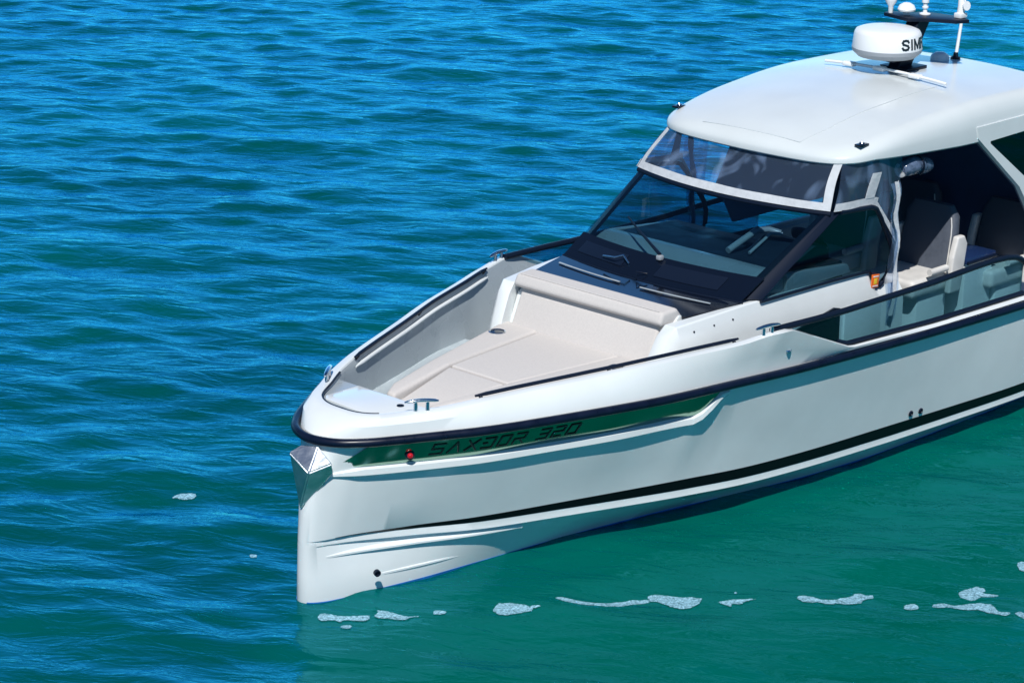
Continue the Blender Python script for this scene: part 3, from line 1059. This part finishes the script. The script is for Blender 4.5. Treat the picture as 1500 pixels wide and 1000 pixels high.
def cur(v, t):
    a = wsp(v, 1.0) + Vector((-.004, 0, .022))
    return a.lerp(front_edge(v), t) + Vector((-.025 * math.sin(math.pi * t), 0, 0)) + Vector((.010 * math.sin(11 * v + 3 * t) * math.sin(math.pi * t), 0, 0))


def cur_sheet(name, v0, v1, t0, t1, m_, off=0.0, th=.004, nv=25):
    rws = [[cur(v, t) + Vector((-.9, 0, .3)) * off for v in np.linspace(v0, v1, nv)] for t in np.linspace(t0, t1, 8)]
    return sheet(name, rws, m_, wc, th)


cur_sheet("clear_panel", -.94, .985, .15, 1.0, VINYL)
cur_sheet("canvas_hem", -1.0, 1.0, 0.0, .17, CANVAS, .004, .006)
cur_sheet("canvas_edge", -1.0, -.935, .17, 1.0, CANVAS, .003, .006, 5)
cur_sheet("canvas_edge", .955, 1.0, .17, 1.0, CANVAS, .003, .006, 5)
for sd in (-1, 1):
    def scur(x, t, w=0.0):
        zb = np.interp(x, [4.886, 5.47, 5.80], [2.225, 2.185, 1.75])
        a = Vector((x, sd * (1.052 if x < 5.5 else 1.05), zb))
        xt = 5.13 + (x - 4.886) * .75
        b = Vector((xt, sd * (.945 + .1 * min(1, (x - 4.886) * 2.2)), 2.56))
        return a.lerp(b, t) + Vector((0, sd * (.012 * math.sin(9 * x + 4 * t) + w), 0))

    def ssheet(name, x0, x1, t0, t1, m_, w=0.0, n=13):
        return sheet(name, [[scur(x, t, w) for x in np.linspace(x0, x1, n)] for t in np.linspace(t0, t1, 8)], m_, wc, .004)
    ssheet("clear_panel", 4.89, 5.80, .10, 1.0, VINYL, 0, 20)
    ssheet("canvas_hem", 4.89, 5.48, 0.0, .17, CANVAS, .006)
    ssheet("canvas_edge", 5.46, 5.82, 0.0, .09, CANVAS, .006)
    ssheet("canvas_strap", 5.30, 5.42, .16, .72, CANVAS, .010, 6)
    # hanging zip edge of the side curtain
    pts = []
    for t in np.linspace(0, 1, 22):
        z = 2.36 - 1.16 * t
        pts.append(Vector((5.66 + .06 * math.sin(t * 2.6) + .008 * math.sin(t * 21), sd * (1.105 + .012 * math.sin(t * 17)), z)))
    rws = []
    for i, p in enumerate(pts):
        w = .030 + .008 * math.sin(i * 1.3)
        rws.append([p + Vector((-w, sd * .006, 0)), p + Vector((0, sd * .022, 0)), p + Vector((w, 0, 0))])
    sheet("hanging_flap", rws, CANVAS, wc, .005)
    rws = []
    for i, p in enumerate(pts):
        rws.append([p + Vector((.02 + .028 * k, sd * (.02 * math.sin(k * 2.1 + i * .35)), -.01)) - Vector((.10, 0, 0)) for k in range(5)])
    sheet("clear_flap", rws, VINYL, wc, .003)
    # rolled-up part under the hardtop edge
    rp = [Vector((5.86 + .42 * t, sd * (1.0 + .02 * math.sin(t * 6)), 2.40 + .02 * math.sin(t * 5))) for t in np.linspace(0, 1, 9)]
    rl = tube("rolled_curtain", rp, [.06, .072, .078, .074, .08, .076, .078, .07, .05], mat("rolled_vinyl", (.10, .14, .22), .15, noise=(14, .5), bump=(9, .8, .05)), wc, 14)
    lathe("roll_end", [(.03, 0), (.045, .004), (.062, 0)], rp[0] + Vector((-.004, 0, 0)), CANVAS, rl, 18, Vector((-1, 0, 0)))
    tube("roll_strap", [rp[4] + Vector((0, .082 * math.cos(a), .082 * math.sin(a))) for a in np.linspace(0, 6.28, 16)], .012, MATTE, rl, 6)

# ------------------------------------------------------------------ mast with radar, lights and aerials
mast = bpy.data.objects.new("mast", None)
COL.objects.link(mast)
mast.parent = boat
zr0 = roof_z(7.22, 0)
box("base_plate", (7.22, 0, zr0 + .012), (.30, .30, .03), MATTE, mast, .008)
rws = []
for t in np.linspace(0, 1, 6):
    cx, cz = 7.17 + .27 * t, zr0 + .02 + .41 * t
    rws.append([Vector((cx + a * (.23 - .03 * t), b * (.055 + .01 * t), cz)) for a, b in ((-.5, -1), (.5, -.8), (.5, .8), (-.5, 1))])
bm = bmesh.new()
bm_grid(bm, rws, close=True, cap=True)
bmesh.ops.bevel(bm, geom=[e for e in bm.edges], offset=.006, segments=1, affect='EDGES')
from_bm("column", bm, MATTE, mast, 30)
bm = bmesh.new()
bm_box(bm, (7.05, 0, 3.045), (.34, .26, .03), .008)
from_bm("radar_bracket", bm, MATTE, mast, 40)
ZP = zr0 + .43
prism("platform", [(7.22, -.02), (7.30, .30), (7.40, .32), (7.50, .12), (7.62, .10), (7.66, -.30), (7.58, -.42), (7.46, -.36), (7.34, -.12)], 'z', ZP - .02, ZP + .012, MATTE, mast, .006)
RC = Vector((6.96, 0, 3.065))
radar = lathe("radar_dome", [(.20, 0), (.25, .008), (.295, .045), (.305, .075), (.305, .085), (.302, .12), (.292, .205), (.277, .232), (.24, .246), (.12, .255), (0.001, .257)], RC, PLASTIC, mast, 64, angle=50)
lathe("radar_base", [(.19, -.004), (.255, .002), (.301, .044), (.3065, .07), (.307, .073), (.307, .078)], RC, GREYP, radar, 64, angle=30)


RLET = {
    'S': [[(1, .80), (.85, .96), (.5, 1), (.15, .96), (0, .78), (.12, .60), (.85, .42), (1, .24), (.85, .05), (.5, 0), (.15, .04), (0, .20)]],
    'I': [[(.5, 0), (.5, 1)]],
    'M': [[(0, 0), (0, 1), (.5, .1), (1, 1), (1, 0)]],
    'R': [[(0, 0), (0, 1), (.75, 1), (1, .86), (1, .64), (.75, .5), (0, .5)], [(.55, .5), (1, 0)]],
    'A': [[(0, 0), (.5, 1), (1, 0)], [(.2, .32), (.8, .32)]],
    'D': [[(0, 0), (0, 1), (.6, 1), (1, .75), (1, .25), (.6, 0), (0, 0)]],
}
bm = bmesh.new()
uu, LH = -.255, .080
for ch in "SIMRAD":
    w = {'I': .018, 'M': .078}.get(ch, .062)
    for st_ in RLET[ch]:
        for a, b in zip(st_, st_[1:]):
            pa, pb = Vector((uu + a[0] * w, a[1] * LH)), Vector((uu + b[0] * w, b[1] * LH))
            d = (pb - pa).normalized()
            nr = Vector((-d.y, d.x)) * .0095
            e_ = d * .008
            rows_ = []
            for q in (pa + nr - e_, pb + nr + e_, pb - nr + e_, pa - nr - e_):
                z = .105 + q.y
                an = R(-70) + q.x / .305
                rows_.append((an, z))
            lo, hi = [], []
            for (an, z) in rows_:
                rad = np.interp(z, [.085, .12, .205], [.305, .302, .292])
                for lst, ex in ((lo, .0005), (hi, .003)):
                    lst.append(bm.verts.new(RC + Vector(((rad + ex) * math.cos(an), (rad + ex) * math.sin(an), z))))
            bm.faces.new(hi)
            for k in range(4):
                bm.faces.new((lo[k], lo[(k + 1) % 4], hi[(k + 1) % 4], hi[k]))
    uu += w + .028
from_bm("radar_lettering", bm, INK, radar, 30)
# small fittings on the platform
lathe("satellite_mushroom", [(.03, 0), (.03, .03), (.075, .035), (.08, .05), (.065, .085), (.03, .105), (0.001, .108)], (7.36, .10, ZP + .012), PLASTIC, mast, 28)
lathe("aerial_cone", [(.02, 0), (.025, .06), (.05, .10), (.055, .13), (.03, .16), (0.001, .165)], (7.33, .25, ZP + .012), PLASTIC, mast, 20)
lathe("masthead_light", [(.05, 0), (.05, .008), (.02, .016), (.016, .05), (.028, .055), (.028, .068), (.02, .07), (.02, .10), (.032, .105), (.032, .17), (.02, .18)], (7.50, .0, ZP + .012), PLASTIC, mast, 20)
hn = box("horn", (7.60, -.31, ZP + .035), (.10, .08, .045), PLASTIC, mast, .012)
tube("horn_body", [(7.60, -.31, ZP + .05), (7.605, -.31, ZP + .12), (7.60, -.30, ZP + .23)], [.035, .032, .02], PLASTIC, hn, 12)
tube("horn_trumpet", [(7.61, -.33, ZP + .12), (7.60, -.37, ZP + .125)], [.02, .042], PLASTIC, hn, 14)
# whip aerial and dome on the roof
lathe("roof_dome", [(.085, 0), (.085, .02), (.075, .045), (.045, .065), (0.001, .07)], (7.86, .06, roof_z(7.86, 0)), PLASTIC, roof, 28)
wa = tube("whip_aerial", [(8.02, 0, roof_z(8.02, 0)), (8.09, 0, 3.3), (8.23, 0, 4.2), (8.38, 0, 5.2)], [.016, .014, .011, .005], PLASTIC, roof, 10)
lathe("aerial_foot", [(.045, 0), (.045, .015), (.024, .025), (.020, .06)], (8.02, 0, roof_z(8.02, 0)), MATTE, wa, 20)

# stern closing panel and simple aft deck
prism("transom_panel", [(-1.42, .1), (1.42, .1), (1.44, 1.13), (-1.44, 1.13)], 'x', XEND - .06, XEND - .01, GEL, boat, .01)


# ------------------------------------------------------------------ water
def sm(a, b, x):
    t = np.clip((x - a) / (b - a), 0, 1)
    return t * t * (3 - 2 * t)


NW = 130
lam = np.exp(RNG.uniform(np.log(.19), np.log(2.6), NW))
k_ = 2 * np.pi / lam
view = np.arctan2(0.69, 0.72)
ang = view + R(-12) + RNG.normal(0, R(34), NW)
slope = 0.120 * np.sqrt(2.0 / NW) * np.clip(lam / .45, .6, 1.0) * np.clip(1.1 / lam, .30, 1.0)
amp = slope / k_
ph = RNG.uniform(0, 2 * np.pi, NW)


def lee(x, y):
    d = sm(-.4, 1.2, x) * (1 - sm(-.4, .6, y)) * sm(-7.5, -2.5, y)
    return 1 - .45 * d


def height(x, y, spacing=None):
    h = np.zeros_like(x)
    for i in range(NW):
        c = np.cos(k_[i] * (x * np.cos(ang[i]) + y * np.sin(ang[i])) + ph[i])
        w = 1.0
        if spacing is not None:
            w = np.clip(lam[i] / (spacing * 2.5) - .6, 0, 1)
        h += amp[i] * (c + .22 * (c * c - .5)) * w
    return h * lee(x, y)


def axis(lo, hi, step, far):
    core = np.arange(lo, hi + 1e-6, step)
    ext, s_, x = [], step, 0
    while x < far:
        s_ *= 1.13
        x += s_
        ext.append(x)
    ext = np.array(ext)
    return np.concatenate([lo - ext[::-1], core, hi + ext])


ax = axis(-6.0, 30.0, .06, 5000)
ay = axis(-8.0, 26.0, .06, 5000)
X, Y = np.meshgrid(ax, ay)
SX, SY = np.meshgrid(np.gradient(ax), np.gradient(ay))
SP = np.maximum(SX, SY)
Z = height(X.ravel(), Y.ravel(), SP.ravel()).reshape(X.shape)
nx_, ny_ = len(ax), len(ay)
co = np.stack([X, Y, Z], -1).reshape(-1, 3).astype(np.float32)
idx = np.arange(nx_ * ny_).reshape(ny_, nx_)
quads = np.stack([idx[:-1, :-1], idx[:-1, 1:], idx[1:, 1:], idx[1:, :-1]], -1).reshape(-1, 4)
me = bpy.data.meshes.new("water")
me.vertices.add(len(co))
me.vertices.foreach_set("co", co.ravel())
me.loops.add(quads.size)
me.loops.foreach_set("vertex_index", quads.ravel().astype(np.int32))
me.polygons.add(len(quads))
me.polygons.foreach_set("loop_start", (np.arange(len(quads)) * 4).astype(np.int32))
me.polygons.foreach_set("loop_total", np.full(len(quads), 4, np.int32))
me.update()
me.validate()
WM = bpy.data.materials.new("sea_water")
WM.use_nodes = True
t = WM.node_tree
t.nodes.remove(t.nodes["Principled BSDF"])
out = t.nodes["Material Output"]
geo = t.nodes.new("ShaderNodeNewGeometry")
df = t.nodes.new("ShaderNodeBsdfDiffuse")
gl = t.nodes.new("ShaderNodeBsdfGlossy")
gl.inputs["Color"].default_value = (0.11, 0.70, 0.98, 1)
gl.inputs["Roughness"].default_value = 0.06
fr = t.nodes.new("ShaderNodeFresnel")
fr.inputs[0].default_value = 1.62
mx = t.nodes.new("ShaderNodeMixShader")
# turbid body colour: green-teal with broad cloudy variation
n1 = t.nodes.new("ShaderNodeTexNoise")
n1.inputs["Scale"].default_value = .35
n1.inputs["Detail"].default_value = 4
cr = t.nodes.new("ShaderNodeValToRGB")
cr.color_ramp.elements[0].position, cr.color_ramp.elements[1].position = .35, .70
cr.color_ramp.elements[0].color = (0.0, 0.058, 0.056, 1)
cr.color_ramp.elements[1].color = (0.0, 0.090, 0.082, 1)
t.links.new(geo.outputs["Position"], n1.inputs["Vector"])
t.links.new(n1.outputs[0], cr.inputs[0])
# lighter, greener body colour towards the near side of the boat
sp_ = t.nodes.new("ShaderNodeVectorMath")
sp_.operation = 'DOT_PRODUCT'
sp_.inputs[1].default_value = (.42, -.91, 0)
mq = t.nodes.new("ShaderNodeMapRange")
mq.interpolation_type = 'SMOOTHSTEP'
mq.inputs[1].default_value, mq.inputs[2].default_value = -.6, 2.2
ad = t.nodes.new("ShaderNodeMath")
ad.operation = 'MULTIPLY_ADD'
ad.inputs[1].default_value, ad.inputs[2].default_value = 1.8, -.9
ad2 = t.nodes.new("ShaderNodeMath")
ad2.operation = 'ADD'
t.links.new(geo.outputs["Position"], sp_.inputs[0])
t.links.new(n1.outputs[0], ad.inputs[0])
t.links.new(sp_.outputs["Value"], ad2.inputs[0])
t.links.new(ad.outputs[0], ad2.inputs[1])
t.links.new(ad2.outputs[0], mq.inputs[0])
em = t.nodes.new("ShaderNodeMix")
em.data_type = 'RGBA'
em.inputs[7].default_value = (0.0, 0.108, 0.080, 1)
t.links.new(mq.outputs[0], em.inputs[0])
t.links.new(cr.outputs[0], em.inputs[6])
t.links.new(em.outputs[2], df.inputs[0])
# fine ripples stretched along the wave fronts
mp = t.nodes.new("ShaderNodeMapping")
mp.vector_type = 'TEXTURE'
mp.inputs["Rotation"].default_value = (0, 0, view - R(12))
mp.inputs["Scale"].default_value = (.55, 1.6, 1)
t.links.new(geo.outputs["Position"], mp.inputs[0])
n2 = t.nodes.new("ShaderNodeTexNoise")
n2.inputs["Scale"].default_value = 3.2
n2.inputs["Detail"].default_value = 4
n2.inputs["Roughness"].default_value = .55
n2.inputs["Distortion"].default_value = .6
t.links.new(mp.outputs[0], n2.inputs["Vector"])
bp = t.nodes.new("ShaderNodeBump")
bp.inputs["Strength"].default_value = .48
bp.inputs["Distance"].default_value = .05
t.links.new(n2.outputs[0], bp.inputs["Height"])
t.links.new(bp.outputs[0], gl.inputs["Normal"])
t.links.new(bp.outputs[0], fr.inputs["Normal"])
t.links.new(fr.outputs[0], mx.inputs[0])
t.links.new(df.outputs[0], mx.inputs[1])
t.links.new(gl.outputs[0], mx.inputs[2])
t.links.new(mx.outputs[0], out.inputs[0])
water = link("water", me, WM, None, 0)
me.shade_smooth()
water["kind"] = "structure"

# ------------------------------------------------------------------ foam patches
FOAM = mat("sea_foam", (.36, .66, .80), .7, spec=.2, noise=(60, .3), bump=(120, .6, .01))
t = FOAM.node_tree                                   # thin, lacy film: bubbles with gaps
b_ = t.nodes["Principled BSDF"]
tc_ = t.nodes.new("ShaderNodeTexCoord")
vo = t.nodes.new("ShaderNodeTexNoise")
vo.inputs["Scale"].default_value = 34
vo.inputs["Detail"].default_value = 6
vo.inputs["Roughness"].default_value = .75
t.links.new(tc_.outputs["Object"], vo.inputs["Vector"])
ra = t.nodes.new("ShaderNodeMapRange")
ra.inputs[1].default_value, ra.inputs[2].default_value = .40, .58
ra.inputs[3].default_value, ra.inputs[4].default_value = .12, .92
t.links.new(vo.outputs[0], ra.inputs[0])
t.links.new(ra.outputs[0], b_.inputs["Alpha"])
GRP = "foam patches drifting on the water"


def foam(label, lobes, seed, cell=.011, rag=.8):
    """lobes: (x, y, radius along the wave front, radius across, angle deg) in metres on the water"""
    rs = np.random.RandomState(seed)
    lobes = [(x + 1.9 * (.07 - .012 * x), y + 2.0 * (.07 - .012 * x), a, b, an) for x, y, a, b, an in lobes]
    L = np.array(lobes, float)
    lo = (L[:, :2] - L[:, 2:3] * 1.6).min(0)
    hi = (L[:, :2] + L[:, 2:3] * 1.6).max(0)
    gx, gy = np.arange(lo[0], hi[0], cell), np.arange(lo[1], hi[1], cell)
    GX, GY = np.meshgrid(gx, gy)
    F = np.zeros_like(GX)
    for (x, y, a, b, an) in lobes:
        c, s_ = math.cos(R(an)), math.sin(R(an))
        u = ((GX - x) * c + (GY - y) * s_) / a
        v = (-(GX - x) * s_ + (GY - y) * c) / b
        F += np.exp(-(u * u + v * v) * 1.1)
    nz = np.zeros_like(GX)
    for q in range(26):
        kk = np.exp(rs.uniform(np.log(8), np.log(90)))
        th = rs.uniform(0, 6.28)
        nz += np.cos(kk * (GX * math.cos(th) + GY * math.sin(th)) + rs.uniform(0, 6.28)) * (12 / (kk + 12)) * .35
    keep = (F + rag * nz * np.exp(-((F - .40) / .50) ** 2) > .48)
    bm = bmesh.new()
    vid = {}
    Hh = height(GX.ravel(), GY.ravel()).reshape(GX.shape)

    def vert(i, j):
        if (i, j) not in vid:
            vid[(i, j)] = bm.verts.new((GX[j, i], GY[j, i], Hh[j, i] + .006))
        return vid[(i, j)]
    for j in range(len(gy) - 1):
        for i in range(len(gx) - 1):
            if keep[j, i] and keep[j, i + 1] and keep[j + 1, i] and keep[j + 1, i + 1]:
                bm.faces.new((vert(i, j), vert(i + 1, j), vert(i + 1, j + 1), vert(i, j + 1)))
    if not bm.faces:
        bm.free()
        return
    for _ in range(2):
        bmesh.ops.smooth_vert(bm, verts=bm.verts, factor=.5, use_axis_x=True, use_axis_y=True)
    bmesh.ops.recalc_face_normals(bm, faces=bm.faces)
    bmesh.ops.solidify(bm, geom=list(bm.faces), thickness=.004)
    o = from_bm("foam_patch", bm, FOAM, None, 60)
    c = sum((v.co for v in o.data.vertices), Vector()) / len(o.data.vertices)
    for v in o.data.vertices:
        v.co -= c
    o.location = c
    o["label"] = label
    o["category"] = "foam"
    o["group"] = GRP


FA = -46  # the camera's horizontal on the water
def P2(x, y, du, dv):
    """offset du along the front line (to the right), dv towards the far side"""
    c, s_ = math.cos(R(FA)), math.sin(R(FA))
    return x + du * c - dv * s_, y + du * s_ + dv * c


def lob(x, y, items):
    r = []
    for (du, dv, a, b, an) in items:
        px, py = P2(x, y, du, dv)
        r.append((px, py, a, b, FA + an))
    return r


foam("small oval foam patch alone in open water to the left of the bow", lob(.70, 2.16, [(0, 0, .10, .06, 0)]), 1)
foam("tiny round foam patch just left of the stem", lob(.26, .76, [(0, 0, .06, .08, 0)]), 2)
foam("low wavy foam patch with a double hump just right below the stem", lob(-.10, -.60, [(-.13, 0, .07, .07, 0), (0, .02, .09, .06, 0), (.13, .04, .09, .05, 10)]), 3)
foam("tadpole shaped foam patch with a tail pointing right, near the bow", lob(.20, -.83, [(-.06, .03, .09, .08, -10), (.06, -.03, .09, .06, -15), (.16, 0, .06, .02, 5)]), 4)
foam("small flat foam patch between the tadpole shaped one and the big triangular one", lob(.48, -1.02, [(0, 0, .055, .04, 0)]), 5, .010)
foam("large triangular foam patch below the name on the hull", lob(.90, -1.34, [(-.04, -.01, .14, .09, 8), (.07, 0, .15, .07, 8), (0, .07, .08, .06, 0)]), 6, rag=.6)
foam("narrow foam sliver right beside the big triangular patch", lob(1.08, -1.44, [(0, 0, .05, .03, 0)]), 7, .010)
foam("branching foam patch with two arms in the middle of the row", lob(1.42, -1.66, [(-.20, .08, .09, .06, -30), (-.08, 0, .10, .06, -15), (.05, .01, .13, .05, 0), (.2, .04, .12, .045, 10), (.32, .08, .09, .04, 20)]), 8, rag=.6)
foam("foam patch with a curled hook on its left, right of the branching one", lob(1.92, -2.02, [(-.08, .06, .09, .08, 0), (.0, -.06, .11, .06, -20), (.10, -.03, .09, .09, 0)]), 9, rag=.6)
foam("thin pale foam streak between the hooked patch and the bone shaped patch", lob(2.30, -2.40, [(0, 0, .11, .03, 10)]), 10)
foam("bone shaped foam patch with a lump at its right end", lob(2.77, -2.85, [(-.20, -.01, .08, .06, 0), (-.06, -.05, .13, .06, 0), (.10, -.02, .09, .07, 0), (.19, .07, .12, .08, 15)]), 11, rag=.5)
foam("lone small squarish foam patch right of the bone shaped one", lob(3.11, -3.31, [(-.03, 0, .06, .06, 0)]), 12)
foam("long foam patch bending down to its right end near the right edge", lob(3.36, -3.58, [(-.15, .04, .07, .05, -20), (0, -.02, .13, .06, -5), (.14, -.02, .10, .07, -30), (.20, -.13, .09, .06, -60)]), 13, rag=.8)
foam("short foam patch just beyond the long bending one", lob(3.62, -3.52, [(-.05, .05, .07, .08, -20), (.08, 0, .10, .035, 0)]), 14, rag=.8)
foam("foam blob at the right edge nearest to the viewer", lob(3.49, -4.0, [(0, 0, .045, .09, 20)]), 15)
foam("foam blob at the right edge farthest from the viewer", lob(4.35, -3.44, [(0, 0, .06, .10, 10)]), 16)


# keep to thing > part > sub-part: anything nested deeper moves up beside its parent
def depth(o):
    n = 0
    while o.parent is not None:
        o, n = o.parent, n + 1
    return n


for o in sorted([o for o in COL.objects if o.parent is not None], key=depth):
    while depth(o) > 2:
        o.parent = o.parent.parent
